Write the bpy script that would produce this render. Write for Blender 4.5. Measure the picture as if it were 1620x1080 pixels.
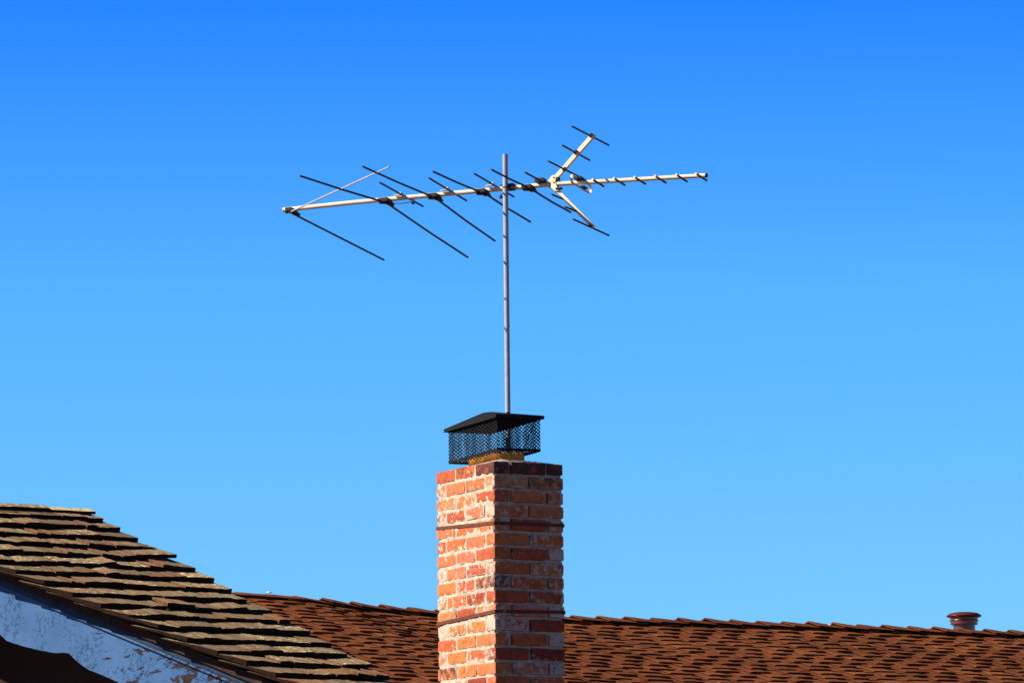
import bpy, math, random
from mathutils import Vector, Matrix, noise
R = math.radians
for o in list(bpy.data.objects): bpy.data.objects.remove(o)
scene = bpy.context.scene
COL = scene.collection

# ---------------------------------------------------------------- camera
PITCH, ROLL = R(7.81), math.asin(0.0099)
cam_d = bpy.data.cameras.new('camera')
cam = bpy.data.objects.new('camera', cam_d); COL.objects.link(cam)
fw = Vector((0, math.cos(PITCH), math.sin(PITCH)))
r0 = Vector((1, 0, 0)); u0 = Vector((0, -math.sin(PITCH), math.cos(PITCH)))
rt = r0*math.cos(ROLL) - u0*math.sin(ROLL); up = r0*math.sin(ROLL) + u0*math.cos(ROLL)
m = Matrix((rt, up, -fw)).transposed().to_4x4(); m.translation = (0, 0, 1.6)
cam.matrix_world = m
cam_d.lens = 200; cam_d.sensor_width = 36; cam_d.clip_start = 0.5; cam_d.clip_end = 3000
scene.camera = cam

# ---------------------------------------------------------------- light and sky
SUN_EL, SUN_DIR = R(37), Vector((-0.978, -0.208, 0)).normalized()
to_sun = Vector((SUN_DIR.x*math.cos(SUN_EL), SUN_DIR.y*math.cos(SUN_EL), math.sin(SUN_EL)))
sd = bpy.data.lights.new('sun', 'SUN'); sd.energy = 5.0; sd.angle = R(0.5); sd.color = (1.0, 0.93, 0.80)
sun = bpy.data.objects.new('sun', sd); COL.objects.link(sun)
sun.rotation_euler = (-to_sun).to_track_quat('-Z', 'Y').to_euler(); sun.location = (-20, -5, 20)
w = bpy.data.worlds.new('World'); scene.world = w; w.use_nodes = True
nt = w.node_tree; nt.nodes.clear()
sky = nt.nodes.new('ShaderNodeTexSky'); sky.sky_type = 'NISHITA'; sky.sun_disc = False
sky.sun_elevation = SUN_EL; sky.sun_rotation = math.atan2(SUN_DIR.x, SUN_DIR.y)
sky.air_density = 1.0; sky.dust_density = 0.0; sky.ozone_density = 3.0
tc = nt.nodes.new('ShaderNodeTexCoord'); sx = nt.nodes.new('ShaderNodeSeparateXYZ')
nt.links.new(tc.outputs['Generated'], sx.inputs[0])
rmp = nt.nodes.new('ShaderNodeValToRGB')           # how deep the polarised blue is at each height above the horizon
mr = nt.nodes.new('ShaderNodeMapRange'); mr.inputs[1].default_value = 0.0; mr.inputs[2].default_value = 0.5
nt.links.new(sx.outputs[2], mr.inputs[0]); nt.links.new(mr.outputs[0], rmp.inputs[0])
SKY = [(0.0, (0.30, 0.50, 0.70)), (0.193, (0.245, 0.545, 0.82)), (0.29, (0.18, 0.545, 0.92)), (0.387, (0.05, 0.36, 0.97)), (0.5, (0.012, 0.12, 0.5)), (1.0, (0.006, 0.05, 0.25))]
rmp.color_ramp.elements[0].position = SKY[0][0]; rmp.color_ramp.elements[1].position = SKY[-1][0]
for q, cc in SKY[1:-1]: rmp.color_ramp.elements.new(q)
for el, (q, cc) in zip(rmp.color_ramp.elements, SKY): el.color = (*cc, 1)
mul = nt.nodes.new('ShaderNodeMix'); mul.data_type = 'RGBA'; mul.blend_type = 'MULTIPLY'; mul.inputs[0].default_value = 1
nt.links.new(sky.outputs[0], mul.inputs[6]); nt.links.new(rmp.outputs[0], mul.inputs[7])
bg = nt.nodes.new('ShaderNodeBackground'); bg.inputs[1].default_value = 0.10
wo = nt.nodes.new('ShaderNodeOutputWorld')
nt.links.new(mul.outputs[2], bg.inputs[0]); nt.links.new(bg.outputs[0], wo.inputs[0])
scene.view_settings.view_transform = 'Standard'; scene.view_settings.look = 'None'
scene.view_settings.exposure = 1.0; scene.view_settings.gamma = 1.0
scene.render.engine = 'CYCLES'; scene.render.filter_size = 1.2

# ---------------------------------------------------------------- directions shared by both houses and the chimney
PH = R(30)
c = Vector((math.cos(PH), math.sin(PH), 0)); p = Vector((-math.sin(PH), math.cos(PH), 0)); Z = Vector((0, 0, 1))
rnd = random.Random(7)

# ---------------------------------------------------------------- helpers
class MB:
    def __init__(s): s.v = []; s.f = []; s.t = []; s.smooth = []; s.mi = []; s.m = 0; s.side = (0, 0); s.col = (0.5, 0.5, 0.5, 1)
    def vert(s, q): s.v.append(tuple(q)); s.t.append(s.col); return len(s.v)-1
    def face(s, ids, sm=False): s.f.append(tuple(ids)); s.smooth.append(sm); s.mi.append(s.m)
    def hexa(s, P):                                # eight corners: bottom ring then top ring
        i = [s.vert(q) for q in P]
        for a in ((3,2,1,0),(4,5,6,7),(0,1,5,4),(1,2,6,5),(2,3,7,6),(3,0,4,7)): s.face([i[k] for k in a])
    def box(s, o, a, b, d):                        # corner and three edge vectors
        o = Vector(o); s.hexa([o, o+a, o+a+b, o+b, o+d, o+a+d, o+a+b+d, o+b+d])
    def cbox(s, ce, a, b, d): ce = Vector(ce); s.box(ce-a/2-b/2-d/2, a, b, d)
    def lattice(s, nx, ny, nz, fn, sm=True):       # closed block whose surface grid is placed by fn(u,v,w)
        ids = {}
        def g(i, j, k):
            if (i,j,k) not in ids: ids[i,j,k] = s.vert(fn(i/nx, j/ny, k/nz))
            return ids[i,j,k]
        for i in range(nx):
            for j in range(ny):
                s.face((g(i,j,0),g(i,j+1,0),g(i+1,j+1,0),g(i+1,j,0)), sm); s.face((g(i,j,nz),g(i+1,j,nz),g(i+1,j+1,nz),g(i,j+1,nz)), sm)
        s.m = s.side[0]
        for i in range(nx):
            for k in range(nz):
                s.face((g(i,0,k),g(i+1,0,k),g(i+1,0,k+1),g(i,0,k+1)), sm); s.face((g(i,ny,k),g(i,ny,k+1),g(i+1,ny,k+1),g(i+1,ny,k)), sm)
        s.m = s.side[1]
        for j in range(ny):
            for k in range(nz):
                s.face((g(0,j,k),g(0,j,k+1),g(0,j+1,k+1),g(0,j+1,k)), sm); s.face((g(nx,j,k),g(nx,j+1,k),g(nx,j+1,k+1),g(nx,j,k+1)), sm)
        s.m = 0
    def tube(s, pts, rad, n=10, cap=True, sm=True):
        pts = [Vector(q) for q in pts]; rads = rad if isinstance(rad, (list, tuple)) else [rad]*len(pts)
        rings = []; ref = None
        for i, q in enumerate(pts):
            d = (pts[min(i+1, len(pts)-1)]-pts[max(i-1, 0)]).normalized()
            if ref is None: ref = d.orthogonal().normalized()
            x = (ref-d*ref.dot(d)).normalized(); ref = x; y = d.cross(x)
            rings.append([s.vert(q+(x*math.cos(2*math.pi*k/n)+y*math.sin(2*math.pi*k/n))*rads[i]) for k in range(n)])
        for a, b in zip(rings, rings[1:]):
            for k in range(n): s.face((a[k], a[(k+1)%n], b[(k+1)%n], b[k]), sm)
        if cap: s.face(rings[0][::-1]); s.face(rings[-1])
    def lathe(s, o, prof, n=32, ax=Z):             # prof: (radius, height)
        o = Vector(o); x = ax.orthogonal().normalized(); y = ax.cross(x); rings = []
        for r_, h in prof: rings.append([s.vert(o+ax*h+(x*math.cos(2*math.pi*k/n)+y*math.sin(2*math.pi*k/n))*r_) for k in range(n)])
        for a, b in zip(rings, rings[1:]):
            for k in range(n): s.face((a[k], a[(k+1)%n], b[(k+1)%n], b[k]), True)
        s.face(rings[0][::-1]); s.face(rings[-1])
    def build(s, name, mat, parent=None, sharp=None):
        me = bpy.data.meshes.new(name); me.from_pydata(s.v, [], s.f); me.validate()
        import bmesh
        bm = bmesh.new(); bm.from_mesh(me); bmesh.ops.recalc_face_normals(bm, faces=bm.faces); bm.to_mesh(me); bm.free()
        if len(me.polygons) == len(s.smooth): me.polygons.foreach_set('use_smooth', s.smooth)
        at = me.color_attributes.new('tint', 'FLOAT_COLOR', 'POINT')
        if len(me.vertices) == len(s.t): at.data.foreach_set('color', [x for t in s.t for x in t])
        if sharp: me.set_sharp_from_angle(angle=R(sharp))
        for q_ in (mat if isinstance(mat, (list, tuple)) else [mat]): me.materials.append(q_)
        if len(me.materials) > 1 and len(me.polygons) == len(s.mi): me.polygons.foreach_set('material_index', s.mi)
        o = bpy.data.objects.new(name, me); COL.objects.link(o)
        if parent is not None:
            o.parent = parent; bpy.context.view_layer.update()
            o.matrix_parent_inverse = parent.matrix_world.inverted()
        return o
def thing(name, loc, label, cat, group=None):
    o = bpy.data.objects.new(name, None); o.location = loc; COL.objects.link(o); o.empty_display_size = 0.2
    o['label'] = label; o['category'] = cat
    if group: o['group'] = group
    bpy.context.view_layer.update()
    return o

# ---------------------------------------------------------------- materials
class Mat:
    def __init__(s, name, rough=0.8, metal=0.0, spec=0.3):
        s.m = bpy.data.materials.new(name); s.m.use_nodes = True; s.n = s.m.node_tree.nodes; s.l = s.m.node_tree.links
        s.b = s.n['Principled BSDF']; s.b.inputs['Roughness'].default_value = rough
        s.b.inputs['Metallic'].default_value = metal; s.b.inputs['Specular IOR Level'].default_value = spec
        s.tc = s.n.new('ShaderNodeTexCoord').outputs['Object']
    def add(s, t, **k):
        n = s.n.new(t)
        for a, b in k.items(): setattr(n, a, b)
        return n
    def map(s, scale, rot=(0,0,0)):
        n = s.add('ShaderNodeMapping'); n.inputs['Scale'].default_value = scale; n.inputs['Rotation'].default_value = rot
        s.l.new(s.tc, n.inputs[0]); return n.outputs[0]
    def noise(s, scale, detail=5, rough=0.6, vec=None, dist=0):
        n = s.add('ShaderNodeTexNoise'); n.inputs['Scale'].default_value = scale; n.inputs['Detail'].default_value = detail
        n.inputs['Roughness'].default_value = rough; n.inputs['Distortion'].default_value = dist
        s.l.new(vec or s.tc, n.inputs['Vector']); return n.outputs[0]
    def ramp(s, src, stops, interp='LINEAR'):
        n = s.add('ShaderNodeValToRGB'); cr = n.color_ramp; cr.interpolation = interp
        cr.elements[0].position = stops[0][0]; cr.elements[1].position = stops[-1][0]
        for q in stops[1:-1]: cr.elements.new(q[0])
        for e, q in zip(cr.elements, stops):
            v = q[1]; e.color = (*v, 1) if isinstance(v, tuple) else (v, v, v, 1)
        s.l.new(src, n.inputs[0]); return n.outputs[0]
    def mix(s, fac, a, b, blend='MIX'):
        n = s.add('ShaderNodeMix', data_type='RGBA', blend_type=blend)
        for i, v in ((0, fac), (6, a), (7, b)):
            if isinstance(v, (int, float)): n.inputs[i].default_value = v
            elif isinstance(v, tuple): n.inputs[i].default_value = (*v, 1)
            else: s.l.new(v, n.inputs[i])
        return n.outputs[2]
    def math(s, op, a, b=0.0):
        n = s.add('ShaderNodeMath', operation=op)
        for i, v in ((0, a), (1, b)):
            if isinstance(v, (int, float)): n.inputs[i].default_value = v
            else: s.l.new(v, n.inputs[i])
        return n.outputs[0]
    def attr(s):
        n = s.add('ShaderNodeAttribute'); n.attribute_name = 'tint'
        x = s.add('ShaderNodeSeparateColor'); s.l.new(n.outputs['Color'], x.inputs[0]); return [x.outputs[0], x.outputs[1], x.outputs[2], n.outputs['Alpha']]
    def col(s, v):
        if isinstance(v, tuple): s.b.inputs['Base Color'].default_value = (*v, 1)
        else: s.l.new(v, s.b.inputs['Base Color'])
        return s
    def bump(s, h, strength=0.5, dist=0.01):
        n = s.add('ShaderNodeBump'); n.inputs['Strength'].default_value = strength; n.inputs['Distance'].default_value = dist
        s.l.new(h, n.inputs['Height']); s.l.new(n.outputs[0], s.b.inputs['Normal']); return s

def mat_brick():
    M = Mat('old_brick', 0.9, spec=0.15); a = M.attr()
    base = M.ramp(a[0], [(0.0, (0.24,0.040,0.022)), (0.22, (0.36,0.068,0.030)), (0.45, (0.48,0.110,0.042)), (0.65, (0.54,0.17,0.050)), (0.8, (0.54,0.15,0.080)), (1.0, (0.46,0.19,0.08))])
    blot = M.ramp(M.noise(28, 5, 0.65), [(0.30, 0.62), (0.55, 1.0), (0.75, 1.15)])
    base = M.mix(1.0, base, blot, 'MULTIPLY')
    scratch = M.ramp(M.noise(60, 4, 0.7, M.map((2.2, 2.2, 0.5))), [(0.40, 0.75), (0.6, 1.1)])
    base = M.mix(0.6, base, scratch, 'MULTIPLY')
    # lime bloom and leftover mortar, more on some bricks
    bl = M.math('ADD', M.noise(34, 8, 0.72), M.math('MULTIPLY', M.noise(9, 3), 0.45))
    bl = M.math('ADD', bl, M.math('MULTIPLY', a[1], 0.21)); bl = M.math('ADD', bl, M.math('MULTIPLY', a[3], 0.10))
    bl = M.ramp(bl, [(0.90, 0.0), (1.06, 0.7)])
    base = M.mix(bl, base, (0.55, 0.47, 0.38))
    soot = M.ramp(M.math('ADD', M.noise(22, 5, 0.7), M.math('MULTIPLY', a[2], 0.4)), [(0.78, 0.0), (0.95, 0.85)])
    base = M.mix(soot, base, (0.035, 0.028, 0.025))
    M.col(base); M.bump(M.math('ADD', M.noise(70, 6, 0.7), M.math('MULTIPLY', bl, 0.3)), 0.8, 0.006)
    return M.m
def mat_mortar():
    M = Mat('lime_mortar', 0.95, spec=0.1)
    cc = M.ramp(M.noise(26, 6, 0.7), [(0.28, (0.20,0.16,0.12)), (0.5, (0.44,0.36,0.27)), (0.7, (0.58,0.49,0.37))])
    rust = M.ramp(M.noise(7, 3, 0.6), [(0.62, 0.0), (0.74, 0.6)])
    M.col(M.mix(rust, cc, (0.45, 0.20, 0.07))); M.bump(M.noise(90, 6, 0.7), 0.9, 0.006); return M.m
def mat_shake():
    M = Mat('weathered_cedar_shake', 0.85, spec=0.2); a = M.attr()
    base = M.ramp(a[0], [(0.0, (0.125,0.080,0.042)), (0.5, (0.170,0.110,0.056)), (0.8, (0.21,0.140,0.070)), (1.0, (0.21,0.105,0.045))])
    # grain runs up the slope (world y/x mix), so stretch the texture along it
    vec = M.map((1,1,1), (0, 0, -PH)); n = M.add('ShaderNodeMapping'); n.inputs['Scale'].default_value = (60, 3.5, 6); M.l.new(vec, n.inputs[0])
    g = M.noise(1.0, 6, 0.65, n.outputs[0])
    base = M.mix(1.0, base, M.ramp(g, [(0.32, 0.40), (0.5, 1.0), (0.68, 1.4)]), 'MULTIPLY')
    red = M.ramp(M.math('ADD', M.noise(8, 4), M.math('MULTIPLY', a[1], 0.18)), [(0.68, 0.0), (0.80, 0.8)])
    base = M.mix(red, base, (0.19, 0.065, 0.025))
    lich_sunlit = M.ramp(M.math('ADD', M.noise(38, 5, 0.75), M.math('MULTIPLY', a[2], 0.20)), [(0.68, 0.0), (0.76, 0.95)])
    base = M.mix(lich_sunlit, base, (0.52, 0.42, 0.22))  # lichen flecks; ridge boards also use them as painted sunlit yellow
    M.col(base); M.bump(M.math('ADD', g, M.math('MULTIPLY', M.noise(80, 5, 0.7), 0.6)), 0.9, 0.008); return M.m
def mat_asphalt_shingle():
    M = Mat('brown_asphalt_shingle', 0.95, spec=0.1); a = M.attr()
    base = M.ramp(a[0], [(0.0, (0.105,0.029,0.010)), (0.6, (0.165,0.048,0.014)), (1.0, (0.215,0.068,0.020))])
    base = M.mix(1.0, base, M.ramp(M.noise(160, 4, 0.8), [(0.3, 0.55), (0.55, 1.0), (0.75, 1.5)]), 'MULTIPLY')
    base = M.mix(1.0, base, M.ramp(M.noise(1.3, 5, 0.65), [(0.3, 0.68), (0.7, 1.22)]), 'MULTIPLY')
    moss = M.ramp(M.math('ADD', M.noise(30, 6, 0.8), M.math('MULTIPLY', a[2], 0.22)), [(0.76, 0.0), (0.88, 0.6)])
    base = M.mix(moss, base, (0.17, 0.12, 0.035))
    M.col(base); M.bump(M.noise(220, 3, 0.8), 0.9, 0.004); return M.m
def mat_blue_paint():
    M = Mat('peeling_blue_paint', 0.75, spec=0.08)
    blis = M.noise(42, 7, 0.72, dist=0.1)
    sep = M.add('ShaderNodeSeparateXYZ'); M.l.new(M.tc, sep.inputs[0])
    along = M.ramp(M.math('MULTIPLY', M.math('ADD', sep.outputs[0], 3.0), 0.5), [(0.42, 0.01), (0.62, 0.055), (0.70, 0.165), (0.85, 0.17)])
    v = M.add('ShaderNodeMapping'); v.inputs['Scale'].default_value = (1, 1, 2.2); v.inputs['Rotation'].default_value = (0, R(24), 0); M.l.new(M.tc, v.inputs[0])
    pn = M.math('ADD', M.noise(7.5, 7, 0.62, v.outputs[0], 0.8), along)
    peel = M.ramp(pn, [(0.665, 0.0), (0.675, 1.0)])
    blue = M.ramp(M.noise(5, 4), [(0.3, (0.036,0.088,0.20)), (0.7, (0.052,0.115,0.245))])
    clus = M.ramp(M.noise(9, 3, 0.5), [(0.42, 0.0), (0.60, 1.0)])
    blue = M.mix(M.math('MULTIPLY', clus, M.ramp(blis, [(0.58, 0.0), (0.68, 0.5)])), blue, (0.11, 0.20, 0.35))  # blister highlights painted as lighter blue
    blue = M.mix(M.math('MULTIPLY', clus, M.ramp(blis, [(0.30, 0.8), (0.38, 0.0)])), blue, (0.012, 0.03, 0.10))  # cracks and blister shadows painted as darker blue
    wood = M.ramp(M.noise(40, 4), [(0.3, (0.016,0.009,0.008)), (0.7, (0.048,0.025,0.021))])
    M.col(M.mix(peel, blue, wood))
    h = M.math('SUBTRACT', M.math('MULTIPLY', M.ramp(blis, [(0.52, 0.0), (0.66, 1.0)]), M.math('ADD', clus, 0.12)), M.math('MULTIPLY', peel, 0.9))
    M.bump(h, 0.9, 0.005); return M.m
def simple(name, col, rough=0.6, metal=0.0, spec=0.3, var=0.25, scale=30, bump=0.0):
    M = Mat(name, rough, metal, spec)
    f = M.noise(scale, 5, 0.65); lo = tuple(x*(1-var) for x in col); hi = tuple(min(1, x*(1+var)) for x in col)
    M.col(M.ramp(f, [(0.3, lo), (0.7, hi)]))
    if bump: M.bump(f, bump, 0.004)
    return M.m
BRICK, MORTAR, SHAKE, ASPH, BLUE = mat_brick(), mat_mortar(), mat_shake(), mat_asphalt_shingle(), mat_blue_paint()
BOOM = simple('cream_anodised_tube', (0.66, 0.52, 0.33), 0.45, 0.0, 0.5, 0.12, 14)
LIT_ROD = simple('sunlit_aluminium_rod', (0.34, 0.31, 0.36), 0.5, 0.0, 0.4, 0.15, 25)  # rod aluminium with its sunlit tone put into the colour
SHADE_ROD = simple('shaded_aluminium_rod', (0.035, 0.032, 0.04), 0.55, 0.0, 0.3, 0.15, 25)  # same aluminium, darkened in colour for rods seen on their shaded side
MAST = simple('galvanised_mast', (0.30, 0.295, 0.325), 0.55, 0.0, 0.25, 0.15, 18)
BLACK = simple('black_plastic', (0.008, 0.008, 0.009), 0.6, 0.0, 0.2, 0.2)
WIREM = simple('black_painted_steel', (0.006, 0.006, 0.007), 0.7, 0.0, 0.15, 0.2, 60)
RUST = simple('rusty_steel_strap', (0.11, 0.030, 0.014), 0.75, 0.0, 0.25, 0.4, 40, 0.3)
FLUE = simple('terracotta_flue_tile', (0.52, 0.21, 0.04), 0.8, 0.0, 0.2, 0.7, 30, 0.4)
SHADETRIM = simple('shaded_blue_grey_trim', (0.022, 0.036, 0.062), 0.8, 0.0, 0.1, 0.3, 18)  # blue trim with the shade under the overhang painted into its colour
SHADE_ENDG = simple('shaded_end_grain', (0.018, 0.009, 0.006), 0.95, 0.0, 0.05, 0.5, 60, 0.5)  # end grain, darkened further to paint the shade on the unlit butts
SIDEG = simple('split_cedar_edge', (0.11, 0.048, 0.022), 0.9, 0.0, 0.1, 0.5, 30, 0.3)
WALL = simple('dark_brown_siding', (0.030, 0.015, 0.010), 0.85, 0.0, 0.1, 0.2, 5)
SHADE_WOOD = simple('shaded_brown_wood', (0.030, 0.016, 0.011), 0.9, 0.0, 0.15, 0.4, 25, 0.5)  # brown wood, colour deepened to paint the shadow below the shakes
STUCCO = simple('tan_stucco', (0.45, 0.38, 0.30), 0.95, 0.0, 0.1, 0.1, 60, 0.4)
VENT = simple('brown_painted_metal', (0.17, 0.045, 0.026), 0.28, 0.55, 0.6, 0.2, 20)
FLASH = simple('salmon_painted_flashing', (0.42, 0.20, 0.14), 0.6, 0.0, 0.3, 0.2, 20)
GRASS = simple('dry_earth', (0.15, 0.085, 0.040), 0.95, 0.0, 0.1, 0.4, 1.5, 0.5)
LITTER = simple('pale_droppings', (0.6, 0.58, 0.55), 0.9)

# ---------------------------------------------------------------- ground
g = MB(); g.face([g.vert(q) for q in ((-1500,-1500,0),(1500,-1500,0),(1500,1500,0),(-1500,1500,0))])
ground = g.build('ground', GRASS); ground['kind'] = 'structure'

# ---------------------------------------------------------------- house with the brown asphalt roof
R0 = Vector((-0.0571, 36.0, 4.773)); RHO2 = R(14.5)
dn2 = -p*math.cos(RHO2)-Z*math.sin(RHO2); nr2 = (Z*math.cos(RHO2)-p*math.sin(RHO2))
SAG = [(-9,0.09),(-1.88,0.075),(-1.52,0.068),(-1.09,0.024),(-0.68,0.008),(0,0.0),(0.5,-0.003),(1.3,0.008),(2.2,0.018),(3.9,0.021),(9,0.03)]
def sag(t):
    for (a, x), (b, y) in zip(SAG, SAG[1:]):
        if t <= b: return x+(y-x)*(t-a)/(b-a)
    return SAG[-1][1]
def rp(t, wd, n, back=False):                      # along ridge, down slope, above surface
    d_, n_ = (dn2, nr2) if not back else (p*math.cos(RHO2)-Z*math.sin(RHO2), Z*math.cos(RHO2)+p*math.sin(RHO2))
    return R0 + c*t + d_*wd + n_*n + Z*sag(t)
T0, T1, NC = -5.5, 7.0, 30; EXP = 0.143
house = thing('house', R0+c*0.7-Z*R0.z, 'low house with a reddish brown asphalt shingle roof behind the brick chimney', 'house')
rf = MB()
for back in (False, True):
    for k in range(NC):
        w0, w1 = k*EXP, (k+1)*EXP
        ts = [T0+(T1-T0)*i/250 for i in range(251)]
        rf.col = (rnd.uniform(0.45, 0.6), 0, 0, 1)
        A = [rf.vert(rp(t, w0, -0.004, back)) for t in ts]; B = [rf.vert(rp(t, w1, 0.0005+0.001*noise.noise(Vector((t*6, k, 0))), back)) for t in ts]
        D = [rf.vert(rp(t, w1, -0.0045, back)) for t in ts]
        for i in range(250):
            rf.face((A[i], A[i+1], B[i+1], B[i])); rf.face((B[i], B[i+1], D[i+1], D[i]))
        if back: continue
        t = T0 + rnd.uniform(0, 0.26)
        while t < T1-0.3:
            wd = rnd.uniform(0.115, 0.185); gap = rnd.uniform(0.04, 0.115)
            h = 0.0100*rnd.uniform(0.7, 1.2); jt = rnd.uniform(-0.006, 0.006); e1, e2 = rnd.uniform(0.008, 0.035), rnd.uniform(0.008, 0.035)
            rf.col = (min(1, max(0, rnd.gauss(0.55, 0.2))), 0, rnd.random()**3, 1)
            prof = [(0, h*0.75, h*0.45), (e1, h, h*0.1), (wd*0.35, h, 0), (wd*0.65, h, 0), (wd-e2, h*0.95, h*0.15), (wd, h*0.7, h*0.5)]
            a_, b_, d_ = [], [], []
            for x, hh, lo in prof:
                a_.append(rf.vert(rp(t+x*0.94+0.004, w0+0.01, 0.0015)))
                b_.append(rf.vert(rp(t+x, w1+jt+0.003*rnd.random(), hh+0.002))); d_.append(rf.vert(rp(t+x, w1+jt-0.003, lo)))
            for i in range(5):
                rf.face((a_[i], a_[i+1], b_[i+1], b_[i])); rf.face((b_[i], b_[i+1], d_[i+1], d_[i]))
            rf.face((a_[0], b_[0], d_[0])); rf.face((a_[5], d_[5], b_[5]))
            t += wd+gap
# sheathing below the shingles
for back in (False, True):
    q = [rp(T0, 0, -0.12, back), rp(T1, 0, -0.12, back), rp(T1, NC*EXP-0.02, -0.12, back), rp(T0, NC*EXP-0.02, -0.12, back)]
    rf.hexa([x-Z*0.04 for x in q]+q)
roof2 = rf.build('roof', ASPH, house)
rc = MB(); t = T0; i = 0
while t < T1-0.1:
    ex = 0.2*rnd.uniform(0.96, 1.04); flat = t < -1.5
    h0 = (0.036 if not flat else 0.012)*rnd.uniform(0.85, 1.15); L_ = 0.29; wv = 0.135+rnd.uniform(-0.012, 0.012)
    rc.col = (min(1, max(0, rnd.gauss(0.35, 0.12))), 0, 0.9 if flat or rnd.random() < 0.15 else rnd.random()*0.4, 1)
    def cap(u_, v_, w_, t=t, h0=h0, wv=wv):
        x = t + u_*L_; top = h0*(1-u_)+0.008*u_ + 0.004*noise.noise(Vector((x*9, v_*5, 1)))
        s_ = (v_-0.5)*2; hh = top-0.009*(1-w_)
        if abs(s_) < 0.13: q = (rp(x, 0, hh)*(0.5-s_/0.26)+rp(x, 0, hh, True)*(0.5+s_/0.26)) + Z*0.002
        else: q = rp(x, (abs(s_)-0.1)*wv/0.9, hh*(1-0.45*abs(s_))+0.012*abs(s_), s_ > 0)
        return q
    rc.lattice(4, 12, 1, cap, False)
    t += ex
rc.build('ridge_cap', ASPH, roof2)
vb = MB(); VO = R0 + c*3.69 + p*0.25
vz = 4.958
vb.lathe((VO.x, VO.y, 0), [(0.074, vz-0.30), (0.074, vz-0.085), (0.092, vz-0.082), (0.092, vz-0.022), (0.06, vz-0.02)], 40)
rv = vb.build('roof_vent', VENT, house, 40); rv['label'] = 'round brown metal vent pipe rising behind the ridge'
vh = MB(); vh.lathe((VO.x, VO.y, 0), [(0.088, vz-0.040), (0.114, vz-0.030), (0.119, vz-0.026), (0.116, vz-0.020), (0.095, vz-0.007), (0.06, vz-0.001), (0.02, vz+0.001)], 48)
vh.build('vent_hood', VENT, rv, 50)
vs = MB(); vs.lathe((VO.x, VO.y, 0), [(0.094, vz-0.060), (0.097, vz-0.058), (0.097, vz-0.053), (0.094, vz-0.051)], 40); vs.build('vent_band', VENT, rv)
wl = MB(); e_ = (NC*EXP-0.6)*math.cos(RHO2); hz = R0.z-(NC*EXP-0.6)*math.sin(RHO2)-0.12
b0 = Vector((R0.x, R0.y, 0))+c*(T0+0.4)-p*e_
wl.box(b0, c*(T1-T0-0.8), p*(2*e_), Z*hz)
for tt in (T0+0.4, T1-0.4-0.1):                      # gable triangles
    a0 = Vector((R0.x, R0.y, 0))+c*tt; q = [a0-p*e_+Z*(hz+0.003), a0+p*e_+Z*(hz+0.003), a0+Z*(R0.z-0.12)]
    i = [wl.vert(x) for x in q]+[wl.vert(x+c*0.1) for x in q]
    for f_ in ((0,1,2),(5,4,3),(0,3,4,1),(1,4,5,2),(2,5,3,0)): wl.face([i[k] for k in f_])
wl.build('wall', STUCCO, house)
for k, (t_, wd, s_) in enumerate(((-1.70, 0.02, 0.011), (-1.36, 0.03, 0.0045), (2.42, 0.05, 0.008))):
    dbm = MB(); q0 = rp(t_, wd, 0.028)
    def blob(u_, v_, w_, q0=q0, s_=s_, k=k):
        d = Vector((u_-0.5, v_-0.5, w_-0.5)); d.normalize()
        return q0 + (c*d.x*1.6+dn2*d.y+nr2*d.z*0.5)*s_*(1+0.5*noise.noise(d*2+Vector((k, 0, 0))))
    dbm.lattice(3, 3, 3, blob); dbm.build('debris', LITTER, roof2)

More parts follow.
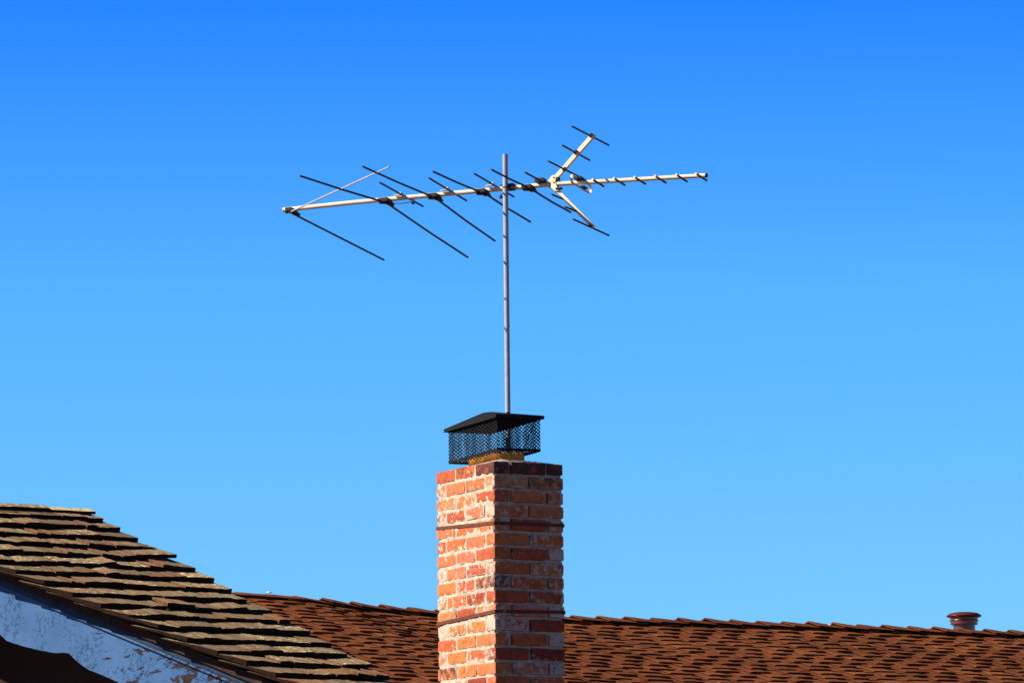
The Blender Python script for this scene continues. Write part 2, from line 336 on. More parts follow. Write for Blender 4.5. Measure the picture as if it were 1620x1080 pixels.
# ---------------------------------------------------------------- gabled house with the wood shake roof
RHO = R(21); S0 = Vector((-1.3422, 27.0, 4.1286))
U = p*math.cos(RHO)+Z*math.sin(RHO); NR = c.cross(U).normalized()
cl = lambda v: -0.97-0.37*v
cr = lambda v: -0.01-0.09*v
RIDGE = 1.44; EAVE = -2.6; SEXP = 0.178
sp = lambda x, v, n: S0+c*x+U*v+NR*n
apex = sp(-0.8, RIDGE, 0)
shouse = thing('house', (apex.x+0.3, apex.y, 0), 'house with a weathered wood shake gable roof and peeling blue scalloped bargeboard', 'house')
UB = -p*math.cos(RHO)+Z*math.sin(RHO); NB = (-c).cross(UB).normalized()
RIDGEP = S0+U*RIDGE
def spb(x, v, n): return RIDGEP+UB*(v-RIDGE)+c*x+NB*n        # back slope, mirrored over the ridge
sh = MB(); sh.side = (1, 2)
def shake_rows(fn, fine, rr):
    k = 0; v = 0.718+SEXP*4
    vs_ = []
    v = RIDGE-0.03
    while v > EAVE-0.01: vs_.append(v); v -= SEXP
    # rows fixed to the photographed butt lines
    vs_ = [0.718+SEXP*j for j in range(3, -19, -1) if 0.718+SEXP*j > EAVE]
    for ri, vb_ in enumerate(vs_):
        x = cl(vb_)-rr.uniform(0, 0.02); end = cr(vb_)+rr.uniform(-0.012, 0.03); first = True
        while x < end-0.02:
            wd = rr.choice((0.075, 0.10, 0.13, 0.15, 0.17, 0.19))*rr.uniform(0.85, 1.15)
            if end-x-wd < 0.06: wd = end-x
            th = rr.uniform(0.018, 0.026); jb = rr.gauss(0, 0.0045); lift = abs(rr.gauss(0, 0.0045))-0.003; tilt = rr.gauss(0, 0.0025)
            seed = rr.uniform(0, 100); bulge = rr.gauss(0, 0.0015)
            sh.col = (min(1, max(0, rr.gauss(0.5, 0.23))), rr.random(), rr.random(), 1)
            if rr.random() < 0.03: sh.col = (1.0, 0.9, rr.random(), 1)
            ln = min(SEXP*1.9, RIDGE-vb_-0.012)
            def f(u_, v_, w_, x=x, wd=wd, th=th, jb=jb, lift=lift, tilt=tilt, seed=seed, first=first, bulge=bulge, vb_=vb_, ln=ln):
                lx = x+0.002+u_*(wd-0.005)
                vv = vb_+jb+v_*ln
                if first: lx = (cl(vb_+v_*ln)-0.012)*(1-u_)+(x+wd-0.003)*u_ if u_ < 1 else x+wd-0.003
                edge = (0.005*noise.noise(Vector((lx*28, seed, 0)))+0.004*noise.noise(Vector((lx*80, seed, 3))))*(1-v_)
                top = lift+tilt*(u_-0.5)*2-0.135*0.178*1.0*(v_*ln/SEXP) + bulge*math.sin(u_*math.pi)
                top += 0.0022*noise.noise(Vector((lx*45, vv*5, seed))) + 0.0015*noise.noise(Vector((lx*20, vv*14, seed)))
                thick = th*(1-v_*0.85)
                return fn(lx, vv+edge, top-(1-w_)*thick)
            if fine: sh.side = (1, 1 if first else 2); sh.lattice(9, 6, 1, f, False)  # rake side of each first shake also gets the painted shade colour
            else: sh.lattice(2, 2, 1, f, False)
            x += wd; first = False
shake_rows(sp, True, random.Random(3)); shake_rows(spb, False, random.Random(4))
roof1 = sh.build('roof', [SHAKE, SHADE_ENDG, SIDEG], shouse)
# roof deck under the shakes
dk = MB()
for fn in (sp, spb):
    q = [fn(cl(RIDGE)+0.11, RIDGE-0.02, -0.062), fn(cr(RIDGE)-0.03, RIDGE-0.02, -0.062), fn(cr(EAVE)-0.03, EAVE+0.02, -0.062), fn(cl(EAVE)+0.11, EAVE+0.02, -0.062)]
    dk.hexa([x-Z*0.03 for x in q]+q)
dk.build('roof_deck', SHADE_WOOD, roof1)
# ridge boards
rb = MB(); rb.side = (1, 1); rr = random.Random(11)
def ridge_board(x0, x1, v0, v1, n0, n1, th, tint, back=False):
    fn = spb if back else sp; rb.col = tint; sd_ = rr.uniform(0, 50)
    def f(u_, v_, w_):
        x = x0+(x1-x0)*u_; v = v0+(v1-v0)*v_
        n = n0+(n1-n0)*v_-th*(1-w_)+0.002*noise.noise(Vector((x*12, v*30, sd_)))
        ed = 0.006*noise.noise(Vector((x*20, sd_, 0)))
        return fn(x, v+ed*(1-v_), n)
    rb.lattice(10, 2, 1, f, False)
for back in (False, True):
    xs = -1.62
    for (x0, x1, n_, tn) in ((-1.56, -1.10, 0.002, 0.4), (-1.22, -0.70, 0.010, 0.3), (-0.86, -0.36, 0.016, 0.5), (-0.50, -0.11, 0.010, 0.8)):
        ridge_board(x0, x1, RIDGE-0.085, RIDGE-0.006, n_-0.008, n_-0.013, 0.014, (0.85, 0.0, 1.5 if x0 > -0.6 else 0.9, 1), back)  # sunlit yellow of the board tops painted in through the lichen channel
        ridge_board(x0-0.02, min(x1+0.03, -0.14), RIDGE-0.115, RIDGE-0.02, n_-0.026, n_-0.028, 0.013, (tn*0.6, 0.6, 0.3, 1), back)
rb.build('ridge_cap', [SHAKE, SHADE_ENDG], roof1)
# rake flashing at the far edge
fl = MB()
q0, q1 = sp(cr(0.3)+0.018, 0.3, -0.050), sp(cr(EAVE)+0.030, EAVE, -0.046)
fl.hexa([q0-Z*0.012, q1-Z*0.012, q1-c*0.04-Z*0.012, q0-c*0.04-Z*0.012, q0, q1, q1-c*0.04, q0-c*0.04])
fl.build('rake_flashing', FLASH, roof1)
# bargeboard: runs down the near rake
A0 = Vector((-2.3252+0.0232, 26.8196+0.0262, 4.2361-0.010)); G = Vector((0.7495, -0.6620, 0)).normalized(); GN = Vector((-0.6620, -0.7495, 0)).normalized(); SL = -0.35635
bp = lambda s_, h, o: A0+G*s_+Z*(SL*s_+h)+GN*o
S_A, S_E = -1.30, 2.95
def scallop(s_):
    ph = (s_-0.275) % 0.86
    pts = [(0, -0.326), (0.045, -0.345), (0.12, -0.364), (0.24, -0.362), (0.36, -0.364), (0.44, -0.392), (0.55, -0.384), (0.66, -0.370), (0.77, -0.352), (0.82, -0.334), (0.86, -0.326)]
    for (a, x), (b, y) in zip(pts, pts[1:]):
        if ph <= b:
            k = (ph-a)/(b-a); return x+(y-x)*k
    return -0.326
def strip(top, bot, o0, o1, n=90, bulge=0, s0=S_A, s1=S_E, rows=1):
    mb = MB()
    def f(u_, v_, w_):
        s_ = s0+(s1-s0)*u_; tp = top(s_) if callable(top) else top; bt = bot(s_) if callable(bot) else bot
        o = o0+(o1-o0)*w_ + bulge*math.sin(v_*math.pi)*w_
        return bp(s_, bt+(tp-bt)*v_, o)
    mb.lattice(n, rows, 1, f, False); return mb
barge = strip(-0.148, lambda s_: scallop(s_)+0.0015*noise.noise(Vector((s_*30, 0, 0))), -0.032, 0.0, 240).build('bargeboard', BLUE, shouse)
bd = strip(-0.132, -0.150, -0.02, 0.012, 60, 0.008, rows=6); bd.smooth = [True]*len(bd.smooth); bd.build('bead_moulding', BLUE, barge, 40)
cw = strip(-0.098, -0.1325, -0.02, 0.020, 60, 0.004, rows=4); cw.build('crown_moulding', SHADETRIM, barge, 40)
strip(-0.058, -0.0985, -0.03, 0.045, 40).build('rake_board', SHADE_WOOD, barge)
# gable wall, set back under the overhang
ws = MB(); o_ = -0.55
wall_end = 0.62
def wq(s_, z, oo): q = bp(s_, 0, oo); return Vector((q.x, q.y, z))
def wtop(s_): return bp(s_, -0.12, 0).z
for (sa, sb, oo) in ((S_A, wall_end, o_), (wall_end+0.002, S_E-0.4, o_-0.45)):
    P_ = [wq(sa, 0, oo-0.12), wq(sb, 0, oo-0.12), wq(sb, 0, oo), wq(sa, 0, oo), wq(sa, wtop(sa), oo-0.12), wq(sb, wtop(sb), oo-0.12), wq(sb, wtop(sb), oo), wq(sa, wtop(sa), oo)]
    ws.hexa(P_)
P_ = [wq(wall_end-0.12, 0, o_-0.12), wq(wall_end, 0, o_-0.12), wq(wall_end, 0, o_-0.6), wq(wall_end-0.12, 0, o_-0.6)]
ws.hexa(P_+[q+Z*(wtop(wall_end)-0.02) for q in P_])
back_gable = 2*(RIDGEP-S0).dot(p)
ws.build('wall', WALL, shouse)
# rest of the gable end and body: far wall and mirrored near wall under the back slope
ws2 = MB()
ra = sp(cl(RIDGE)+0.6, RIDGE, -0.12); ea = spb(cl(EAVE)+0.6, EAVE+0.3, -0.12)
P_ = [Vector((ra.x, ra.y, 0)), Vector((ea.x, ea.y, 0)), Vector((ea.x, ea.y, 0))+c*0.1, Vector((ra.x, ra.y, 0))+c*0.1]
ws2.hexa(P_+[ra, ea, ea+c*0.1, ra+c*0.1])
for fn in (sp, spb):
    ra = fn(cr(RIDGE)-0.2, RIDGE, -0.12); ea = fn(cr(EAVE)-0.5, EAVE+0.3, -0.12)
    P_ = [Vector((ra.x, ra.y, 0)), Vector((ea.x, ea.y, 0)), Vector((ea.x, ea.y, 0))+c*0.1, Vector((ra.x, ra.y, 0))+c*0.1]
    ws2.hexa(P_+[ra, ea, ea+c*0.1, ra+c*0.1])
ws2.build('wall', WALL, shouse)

# ---------------------------------------------------------------- brick chimney
N0 = Vector((-0.107, 31.0, 5.1952)); CH = 0.0785; NCO = 24
chim = thing('chimney', (N0+p*0.32+c*0.215)-Z*(N0.z-3.0), 'tall square chimney of old red brick with pale mortar and two steel straps', 'chimney')
chim.location.z = 0; bpy.context.view_layer.update()
LP, LC = 0.648, 0.442
cp = lambda a, b, z: N0+p*a+c*b+Z*z                 # a along the long side, b along the short side
bk = MB(); rb_ = random.Random(21)
BH = 0.0648
def brick(a0, a1, b0, b1, zt, fine):
    seed = rb_.uniform(0, 200); la, lb = a1-a0, b1-b0
    bk.col = (min(1, max(0, rb_.gauss(0.5, 0.24))), rb_.random(), rb_.random()*(1.0 if rb_.random() < 0.25 else 0.4), 0); c0_ = None
    if zt > -0.05 and a0 < 0.01: bk.col = (bk.col[0]*0.5, 0.1, 1.1, 1)
    st = 0.013 if fine else 0.05
    nx, ny, nz = max(2, round(la/st)), max(2, round(lb/st)), (6 if fine else 2)
    rad = rb_.uniform(0.004, 0.009); out = rb_.gauss(0, 0.0016); dz = rb_.gauss(0, 0.0012); rough_ = rb_.uniform(0.5, 1.6)
    ia, ib = rb_.uniform(-.002, .002), rb_.uniform(-.002, .002)
    def f(u_, v_, w_):
        q = Vector((a0+la*u_, b0+lb*v_, zt-BH+BH*w_))
        eu = min(u_*la, (1-u_)*la) if la > lb else 1; ev = min(v_*lb, (1-v_)*lb) if lb > la else 1; ew = min(w_, 1-w_)*BH
        bk.col = (*bk.col[:3], 1.0 if min(eu, ev, ew) < 0.005 else 0.0)
        inner = Vector((min(max(q.x, a0+rad), a1-rad), min(max(q.y, b0+rad), b1-rad), min(max(q.z, zt-BH+rad), zt-rad)))
        d = q-inner
        if d.length > 1e-6: q = inner+d.normalized()*rad
        n_ = d.normalized() if d.length > 1e-6 else Vector((0, 0, 0))
        nn_ = noise.noise(q*38+Vector((seed, 0, 0)))*0.0022+noise.noise(q*95+Vector((seed, 5, 0)))*0.0014*rough_
        chip = noise.noise(q*17+Vector((0, seed, 0))); 
        if chip > 0.35: nn_ -= (chip-0.35)*0.016*rough_
        q = q+n_*(nn_)
        q.x += ia; q.y += ib
        return cp(q.x, q.y, q.z+dz)
    bk.lattice(nx, ny, nz, f)
J = 0.013; W = 0.098
for k in range(NCO):
    zt = -k*CH-0.001; even = k % 2 == 0
    # near-left face (b = 0) and the far-right face (b = LC); near-right face (a = 0) and far face (a = LP)
    if even:
        for face in (0, 1):
            b0, b1 = (0, W) if face == 0 else (LC-W, LC)
            L3 = (LP-2*J)/3
            for i in range(3): brick(i*(L3+J), i*(L3+J)+L3, b0, b1, zt, face == 0)
        for a0, a1 in ((0, W), (LP-W, LP)): brick(a0, a1, W+J, LC-W-J, zt, a0 == 0)
    else:
        for face in (0, 1):
            a0, a1 = (0, W) if face == 0 else (LP-W, LP)
            L2 = (LC-J)/2
            for i in range(2): brick(a0, a1, i*(L2+J), i*(L2+J)+L2, zt, face == 0)
        for b0, b1 in ((0, W), (LC-W, LC)):
            L2 = (LP-2*W-3*J)/2
            for i in range(2): brick(W+J+i*(L2+J), W+J+i*(L2+J)+L2, b0, b1, zt, b0 == 0)
brickwork = bk.build('brickwork', BRICK, chim, 50)
# mortar body: rough sheet a little behind the brick faces, with smears
mo = MB(); H_ = NCO*CH
def mfun(u_, v_, w_):
    ia, ib = 0.018, 0.0040                              # joints raked deep on the short face, flush on the long one
    q = Vector((ia+(LP-2*ia)*u_, ib+(LC-2*ib)*v_, -H_+(H_-0.006)*w_))
    d = Vector(((u_ > 0.999)-(u_ < 0.001), (v_ > 0.999)-(v_ < 0.001), 0))
    if d.length: 
        d.normalize(); q += d*(0.0045*noise.noise(q*20)+0.004*noise.noise(q*60))
    return cp(q.x, q.y, q.z)
mo.lattice(44, 30, 170, mfun)
mo.build('mortar', MORTAR, brickwork)
# chimney base below the detailed courses
cb = MB(); cb.box(cp(0.004, 0.004, -N0.z), p*(LP-0.008), c*(LC-0.008), Z*(N0.z-H_+0.001)); 
cb.col = (0.4, 0.3, 0.1, 1); cb.build('chimney_base', MORTAR, chim)
# mortar wash on top
cwm = MB()
def crown(u_, v_, w_):
    k = 0.028*(1-w_)+0.11*w_ if w_ > 0.5 else 0.03
    a_, b_ = 0.035+(LP-0.07)*u_, 0.035+(LC-0.07)*v_
    ed = min(u_, 1-u_)*LP; eb = min(v_, 1-v_)*LC; e = min(ed, eb)
    z = -0.01 if w_ < 0.5 else 0.004+min(e, 0.10)*0.22+0.004*noise.noise(Vector((a_*30, b_*30, 0)))
    return cp(a_, b_, z)
cwm.lattice(24, 16, 1, crown); cwm.build('mortar_crown', MORTAR, chim, 60)
# clay flue
def rrect(la, lb, rad, n=8):
    out = []
    for (sx_, sy_, a0) in ((1, 1, 0), (-1, 1, 90), (-1, -1, 180), (1, -1, 270)):
        for i in range(n+1):
            an = R(a0+90*i/n); out.append((sx_*(la/2-rad)+rad*math.cos(an), sy_*(lb/2-rad)+rad*math.sin(an)))
    return out
fm = MB(); CA, CB = 0.34, 0.212; rings = []
for (off, z) in ((0, -0.02), (0, 0.066), (-0.006, 0.070), (-0.020, 0.070), (-0.022, 0.066), (-0.022, -0.25)):
    rings.append([fm.vert(cp(CA+x, CB+y, z)) for x, y in rrect(0.375+2*off, 0.19+2*off, 0.055+off)])
for a, b in zip(rings, rings[1:]):
    n = len(a)
    for k in range(n): fm.face((a[k], a[(k+1) % n], b[(k+1) % n], b[k]), True)
fm.build('flue', FLUE, chim, 45)
# spark arrestor cap: tilted slightly, clamped on the flue
A1, A2, B1, B2 = 0.082, 0.630, 0.072, 0.345
kz = lambda a, b: 0.070-0.035*(a-A1)+0.02*(b-B1)
kp = lambda a, b, h: cp(a, b, kz(a, b)+h)
HS = 0.175
ld = MB(); OV = 0.018
E4 = [(A1-OV, B1-OV), (A2+OV+0.005, B1-OV), (A2+OV+0.005, B2+OV), (A1-OV, B2+OV)]
RA = [(0.39, 0.21, 0.262), (0.485, 0.21, 0.270)]
HB, HT = 0.179, 0.197
bt = [ld.vert(kp(a, b, HB)) for a, b in E4]; tp = [ld.vert(kp(a, b, HT)) for a, b in E4]
ap = [ld.vert(kp(a, b, h)) for a, b, h in RA]
bi = [ld.vert(kp(a+(0.004 if a < .3 else -0.004), b+(0.004 if b < .2 else -0.004), HB)) for a, b in E4]
ti = [ld.vert(kp(a+(0.004 if a < .3 else -0.004), b+(0.004 if b < .2 else -0.004), HT-0.004)) for a, b in E4]
ai = [ld.vert(kp(a, b, h-0.005)) for a, b, h in RA]
for i in range(4):
    j = (i+1) % 4; ld.face((bt[i], bt[j], tp[j], tp[i])); ld.face((bt[i], bi[i], bi[j], bt[j])); ld.face((bi[i], ti[i], ti[j], bi[j]))
for T_, A_ in ((tp, ap), (ti, ai)):
    ld.face((T_[0], T_[1], A_[1], A_[0])); ld.face((T_[1], T_[2], A_[1])); ld.face((T_[2], T_[3], A_[0], A_[1])); ld.face((T_[3], T_[0], A_[0]))
lid = ld.build('chimney_cap', WIREM, chim); lid['label'] = 'black hipped metal spark arrestor cap with mesh sides'
ms = MB()
def strand(q0, q1, nrm, wdt=0.0042, th=0.0016):
    d = (q1-q0)
    if d.length < 0.004: return
    s_ = d.normalized().cross(nrm)*wdt
    ms.cbox((q0+q1)/2, d, s_, nrm*th)
def lattice_panel(P00, ex, ey, lx, ly, pitch, rise):
    nrm = ex.cross(ey).normalized(); sl = rise/pitch        # diamonds: lines y = +-sl*x + k
    k = -sl*lx
    while k < ly+sl*lx:
        for sg in (1, -1):
            kk = k if sg == 1 else k+sl*0
            xs = []
            # segment of y = sg*sl*x+kk inside the panel
            x0, x1 = 0.0, lx
            if sg == 1:
                x0 = max(x0, (0-kk)/sl); x1 = min(x1, (ly-kk)/sl)
            else:
                x0 = max(x0, (kk-ly)/sl); x1 = min(x1, kk/sl)
            if x1 > x0:
                y0, y1 = sg*sl*x0+kk, sg*sl*x1+kk
                wob = 0.0012*math.sin(kk*60+sg)
                strand(P00+ex*x0+ey*y0+nrm*wob, P00+ex*x1+ey*y1+nrm*(wob+0.0008*sg), nrm)
        k += rise
crn = [(A1, B1), (A2, B1), (A2, B2), (A1, B2)]
for i in range(4):
    a, b = crn[i], crn[(i+1) % 4]
    q0, q1 = kp(a[0], a[1], 0), kp(b[0], b[1], 0)
    lattice_panel(q0, (q1-q0).normalized(), Z, (q1-q0).length, HB+0.012, 0.036 if i % 2 == 0 else 0.024, 0.0195)
    ms.cbox((q0+q1)/2+Z*0.006, (q1-q0), Z*0.014, (q1-q0).normalized().cross(Z)*0.003)
q0, qa, qb = kp(A1, B1, 0), kp(A2, B1, 0), kp(A1, B2, 0)
lattice_panel(q0, (qa-q0).normalized(), (qb-q0).normalized(), (qa-q0).length, (qb-q0).length, 0.030, 0.020)
# stiffening strut seen through the mesh
ms.tube([kp(A1+0.03, B2-0.01, HB), kp(A1+0.16, B2-0.03, 0.004)], 0.0022, 6)
ms.build('mesh_screen', WIREM, lid)
bo = MB(); qb_ = kp(A1+0.09, B1+0.12, 0.205); bo.tube([qb_, qb_+Z*0.025], 0.0045, 6); bo.tube([qb_+Z*0.016, qb_+Z*0.022], 0.009, 6); bo.build('bolt', WIREM, lid)

# ---------------------------------------------------------------- television antenna
MX, MY = -0.0272, 31.7323
ant = thing('television_antenna', (MX, MY, 3.3), 'cream and shade-toned metal rooftop television antenna on a grey mast above the chimney', 'antenna')
lean = Vector((0.0012, 0, 0))                        # the mast leans a hair
mst = MB(); mz = lambda z: Vector((MX+(-0.0288-MX+0.0005)*(z-5.3)/1.7, MY, z))
mst.tube([mz(3.3), mz(5.0), mz(6.0), mz(7.021)], 0.0150, 24)
mast = mst.build('mast', MAST, ant, 40)
mk = MB()
for z in (4.88, 4.28):
    mk = MB(); mk.cbox((MX+0.02, MY-0.01, z), c*0.09, p*0.03, Z*0.02); mk.build('mast_bracket', RUST, mast)
B0 = Vector((-0.0272, 31.7623, 6.8295))
b = Vector((0.9233, -0.3833, 0.0248)).normalized(); n = Vector((0.0097, 0.0875, 0.9961)); n = (n-b*n.dot(b)).normalized(); e = n.cross(b).normalized()
if e.y < 0: e = -e
ap_ = lambda x, y, z: B0+b*x+e*y+n*z
BP = [(-1.387, 0.010), (-0.941, 0.011), (-0.311, 0.004), (0.0, 0.0), (0.271, -0.003), (0.559, -0.016), (1.211, -0.045)]
def boom_n(x):
    for (a, y0), (a2, y1) in zip(BP, BP[1:]):
        if x <= a2: return y0+(y1-y0)*(x-a)/(a2-a)
    return BP[-1][1]
bm_ = MB(); bm_.tube([ap_(x, 0, y) for x, y in BP], [0.0130]*5+[0.0120]*2, 20); boom = bm_.build('boom', BOOM, ant, 40)
ec = MB(); ec.tube([ap_(1.208, 0, -0.0449), ap_(1.218, 0, -0.0453)], 0.0124, 16); ec.build('end_cap', BLACK, boom)
# long bent dipole elements under the boom: near half and far half, with a black insulator block
def rod(name, pts, rad, mat, parent, label=None):
    q = MB(); q.tube([ap_(*x) for x in pts], rad, 8); o = q.build(name, mat, parent, 40)
    if label: o['label'] = label
    return o
def insulator(x, parent, z=-0.018, s=1.0, y=-0.04):
    q = MB()
    q.cbox(ap_(x, y, boom_n(x)+z), b*0.058*s, e*0.07, n*0.020)
    q.cbox(ap_(x+0.008, y+0.035, boom_n(x)+z-0.004), b*0.034*s, e*0.05, n*0.016)
    q.cbox(ap_(x-0.018, y-0.02, boom_n(x)+z-0.013), b*0.012, e*0.014, n*0.016)
    q.tube([ap_(x+0.004, y+0.03, boom_n(x)+z), ap_(x+0.004, y+0.11, boom_n(x)+z)], 0.0075, 8)
    q.tube([ap_(x+0.016, y, boom_n(x)+z+0.01), ap_(x+0.016, y, boom_n(x)+z-0.024)], 0.004, 6)
    return q.build('insulator', BLACK, parent)
for (na, nm, fm_, fa) in (((-0.922, -0.782), (-0.734, -0.065), (-0.725, -0.014), (-0.812, 1.355)),
                          ((-0.513, -0.839), (-0.428, -0.063), (-0.423, -0.014), (-0.506, 1.042)),
                          ((-0.197, -0.586), (-0.134, -0.050), (-0.122, -0.014), (-0.139, 0.699)),
                          ((0.121, -0.498), (0.153, -0.070), (0.157, -0.006), (0.161, 0.581))):
    z = -0.020
    o = rod('dipole_element', [(na[0], na[1], z), ((na[0]+nm[0])/2, (na[1]+nm[1])/2, z-0.003), (nm[0], nm[1], z)], 0.0060, SHADE_ROD, ant)
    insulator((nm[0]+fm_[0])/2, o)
    rod('dipole_element', [(fm_[0], fm_[1], z), ((fm_[0]+fa[0])/2, (fm_[1]+fa[1])/2, z-0.004), (fa[0], fa[1], z)], 0.0060, SHADE_ROD, ant)
# rear pair folded forward
rod('dipole_element', [(-1.330, -0.040, -0.020), (-0.379, -0.768, -0.020)], 0.0048, LIT_ROD, ant, 'bare element in painted sunlit tone folded forward over the boom')
o = rod('dipole_element', [(-1.323, -0.008, -0.020), (-1.297, 1.22, -0.020)], 0.0060, SHADE_ROD, ant); insulator(-1.325, o, -0.016, 0.7, -0.03)
# short elements riding on top of the boom, each in a small bracket
for (x0, y0, x1, y1) in ((-0.636, -0.329, -0.630, 0.273), (-0.339, -0.313, -0.347, 0.248), (-0.064, -0.306, -0.063, 0.271)):
    o = rod('short_element', [(x0, y0, 0.021), (x1, y1, 0.021)], 0.0056, SHADE_ROD, ant); xm = (x0+x1)/2
    q = MB(); q.cbox(ap_(xm-0.022, -0.025, 0.0195), b*0.050, e*0.022, n*0.003); q.cbox(ap_(xm, -0.03, 0.027), b*0.010, e*0.03, n*0.010); q.build('bracket', BOOM, o)
o = rod('short_element', [(0.222, -0.254, 0.012), (0.240, 0.171, 0.012)], 0.0058, SHADE_ROD, ant)
q = MB(); q.cbox(ap_(0.222, -0.02, 0.018), b*0.052, e*0.05, n*0.022); q.cbox(ap_(0.245, 0.01, 0.006), b*0.03, e*0.03, n*0.016); q.cbox(ap_(0.205, -0.03, 0.026), b*0.012, e*0.02, n*0.014); q.build('insulator', BLACK, o)
# phasing wire and tail under the boom
q = MB(); q.tube([ap_(-0.70, -0.02, -0.024), ap_(-0.64, -0.01, -0.027), ap_(-0.575, 0.0, -0.022)], 0.0022, 6); q.cbox(ap_(-0.572, 0.0, -0.022), b*0.014, e*0.014, n*0.026)
q.build('feed_wire', BLACK, boom)
q = MB(); q.lathe(ap_(-0.028, 0, -0.054), [(0.010, 0.0), (0.011, 0.006), (0.003, 0.022)], 10); q.build('feed_connector', BLACK, boom)
# mast clamp
q = MB(); q.cbox(ap_(0.037, -0.006, 0.002), b*0.040, e*0.034, n*0.034)
q.tube([ap_(0.02, -0.03, 0.016), ap_(0.058, -0.03, 0.016)], 0.0035, 6); q.tube([ap_(0.02, -0.03, -0.012), ap_(0.058, -0.03, -0.012)], 0.0035, 6)
pts = []
for i in range(13):
    a_ = R(-10+200*i/12); pts.append(Vector((MX, MY, B0.z+0.001))+Vector((math.cos(a_)*0.0175, -math.sin(a_)*0.0175, 0)))
q.tube(pts, 0.0024, 6)
q.tube([ap_(-0.026, -0.014, 0.014), ap_(-0.014, -0.030, 0.014)], 0.004, 6)
q.build('mast_clamp', BLACK, ant)
# corner reflector: two channel arms with three rods each, joined by a gusset
def arm(pts, rods, up_):
    q = MB(); d = (ap_(*pts[1])-ap_(*pts[0])); dn_ = d.normalized(); sd2 = dn_.cross(e).normalized()
    wd = 0.024 if up_ else 0.020
    mid = (ap_(*pts[0])+ap_(*pts[1]))/2
    if not up_: q.cbox(mid, d, sd2*0.022, e*0.016)
    if up_: q.cbox(mid-e*0.008, d, sd2*wd, e*0.003)
    for sg in ((1, -1) if up_ else ()): q.cbox(mid+sd2*sg*(wd/2-0.001)+e*0.0022, d, sd2*0.0028, e*0.0175)
    o = q.build('reflector_arm', BOOM, ant); o['label'] = 'upper arm of the corner reflector' if up_ else 'lower arm of the corner reflector'
    for (x, z, l0, l1, x0_, x1_) in rods:
        rr_ = MB(); off = 0
        dy_ = 0 if up_ else -0.006
        rr_.tube([ap_(x+x0_, l0, z+dy_), ap_(x+x1_, l1, z+dy_)], 0.0056, 8); ro = rr_.build('reflector_rod', SHADE_ROD, o, 40)
        if not up_ and x < 0.5: continue
        kk = MB(); kk.cbox(ap_(x-0.006, -0.014, z)-sd2*0.0*wd, dn_*0.028, sd2*0.004, e*0.012); kk.cbox(ap_(x-0.010, -0.012, z+0.004), dn_*0.022, sd2*0.006, e*0.010); kk.build('rod_clip', BLACK, ro)
arm([(0.285, 0, 0.010), (0.540, 0, 0.262)], [(0.533, 0.254, -0.237, 0.229, -.034, .004), (0.439, 0.165, -0.188, 0.184, -.019, -.001), (0.371, 0.072, -0.221, 0.254, -.021, .012)], True)
arm([(0.285, 0, -0.012), (0.536, 0, -0.278)], [(0.531, -0.270, -0.218, 0.214, -.034, .010), (0.440, -0.169, -0.125, 0.02, -.030, -.006), (0.360, -0.090, -0.125, 0.02, -.030, -.006)], False)
q = MB()
gp = [(0.262, -0.020), (0.262, 0.012), (0.285, 0.040), (0.300, 0.046), (0.318, 0.030), (0.308, 0.006), (0.322, -0.030), (0.330, -0.052), (0.300, -0.046)]
for off in (-0.017, 0.015):
    i = [q.vert(ap_(x, off, z)) for x, z in gp]; j = [q.vert(ap_(x, off+0.0025, z)) for x, z in gp]
    q.face(i[::-1]); q.face(j)
    for k in range(len(gp)): k2 = (k+1) % len(gp); q.face((i[k], i[k2], j[k2], j[k]))
gs = q.build('gusset_plate', BOOM, ant)
for x, z in ((0.277, 0.0), (0.300, 0.002), (0.30, 0.03)): q = MB(); q.tube([ap_(x, -0.021, z), ap_(x, -0.015, z)], 0.0038, 8); q.build('rivet', RUST, gs)
q = MB(); q.cbox(ap_(0.330, -0.010, -0.036), b*0.030, e*0.03, (n+b*0.8).normalized()*0.010); q.build('arm_bracket', BLACK, gs); q = MB(); q.cbox(ap_(0.322, -0.006, 0.022), b*0.016, e*0.03, n*0.016); q.build('arm_bracket', BLACK, gs)
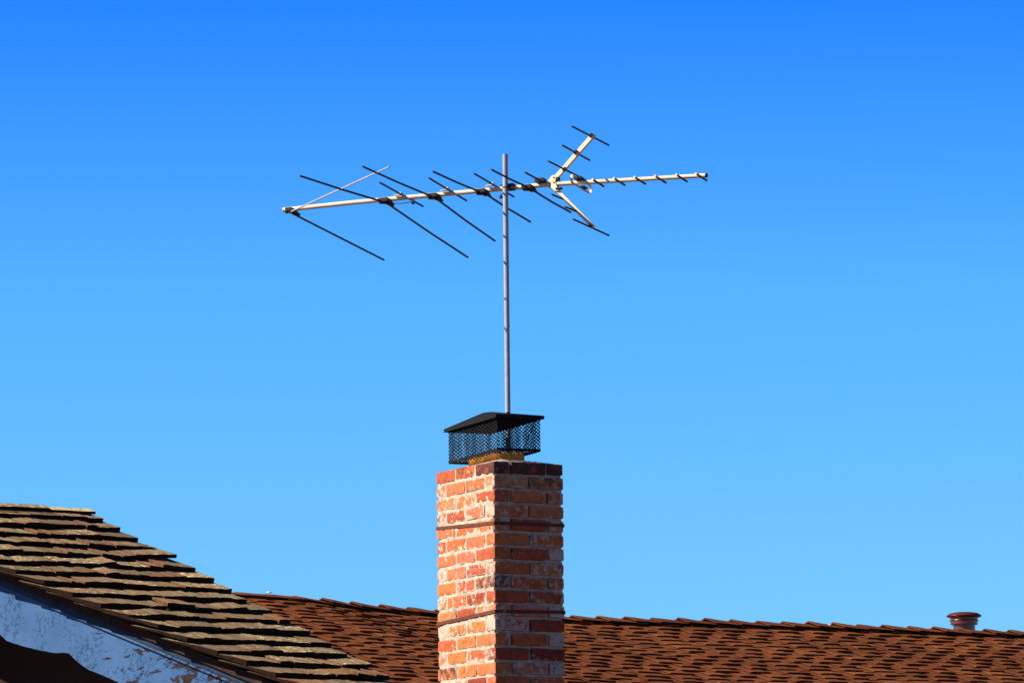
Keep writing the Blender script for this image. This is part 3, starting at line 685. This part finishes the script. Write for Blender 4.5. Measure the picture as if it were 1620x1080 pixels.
# folded dipole: flat strip bent into a loop across the boom
def fold():
    x = 0.455; zc = -0.016; hh = 0.024; y0, y1 = -0.112, 0.135; path = []
    for i in range(9): a_ = R(90+180*i/8); path.append((y0+math.cos(a_)*hh, zc+math.sin(a_)*hh))
    for i in range(9): a_ = R(-90+180*i/8); path.append((y1+math.cos(a_)*hh, zc+math.sin(a_)*hh))
    q = MB(); L2_ = len(path); rings = []
    for i, (y, z) in enumerate(path):
        py, pz = path[(i+1) % L2_][0]-path[i-1][0], path[(i+1) % L2_][1]-path[i-1][1]; l_ = math.hypot(py, pz); ny, nz = pz/l_*0.0012, -py/l_*0.0012
        rings.append([q.vert(ap_(x+s1*0.007, y+s2*ny, z+s2*nz)) for s1, s2 in ((-1, -1), (1, -1), (1, 1), (-1, 1))])
    for i in range(L2_):
        a_, b_ = rings[i], rings[(i+1) % L2_]
        for k in range(4): q.face((a_[k], a_[(k+1) % 4], b_[(k+1) % 4], b_[k]))
    return q.build('folded_dipole', BOOM, ant)
fd = fold()
q = MB(); q.cbox(ap_(0.455, -0.02, 0.008), b*0.040, e*0.052, n*0.016); q.cbox(ap_(0.462, 0.03, -0.034), b*0.030, e*0.05, n*0.010); q.cbox(ap_(0.447, 0.0, 0.018), b*0.018, e*0.02, n*0.010); q.build('insulator', BLACK, fd)
for i, x in enumerate((0.566, 0.694, 0.818, 0.941, 1.068, 1.185)):
    z = boom_n(x)-0.009
    q = MB(); q.tube([ap_(x, -0.086, z), ap_(x, 0.074, z)], 0.0062, 8); o = q.build('director_rod', SHADE_ROD, ant, 40)
    for y in (-0.086, 0.074): q = MB(); q.tube([ap_(x, y-0.006, z), ap_(x, y+0.006, z)], 0.0068, 8); q.build('rod_tip', BOOM, o)
# steel straps round the chimney that hold the mast
def strap(zn, sla, slb, wv):
    q = MB(); o_ = 0.0012; ring = []
    cs = [(-o_, -o_), (LP+o_, -o_), (LP+o_, LC+o_), (-o_, LC+o_)]
    zz = lambda a_, b_: zn+sla*a_+slb*b_
    path = []
    for i in range(4):
        (x0, y0), (x1, y1) = cs[i], cs[(i+1) % 4]
        for k in range(12): t_ = k/12; path.append((x0+(x1-x0)*t_, y0+(y1-y0)*t_))
    rg = []
    for (a_, b_) in path:
        dx = 1 if a_ > LP else (-1 if a_ < 0 else 0); dy = 1 if b_ > LC else (-1 if b_ < 0 else 0)
        z = zz(a_, b_)+0.0015*noise.noise(Vector((a_*9, b_*9, zn)))
        rg.append([q.vert(cp(a_+ox*dx, b_+ox*dy, z+oz)) for ox, oz in ((0, -wv/2), (0.0016, -wv/2), (0.0016, wv/2), (0, wv/2))])
    for i in range(len(rg)):
        a_, b_ = rg[i], rg[(i+1) % len(rg)]
        for k in range(4): q.face((a_[k], b_[k], b_[(k+1) % 4], a_[(k+1) % 4]))
    return q.build('chimney_strap', RUST, ant)
strap(-0.344, 0.045, 0.010, 0.019)
strap(-0.828, -0.03, 0.020, 0.019)
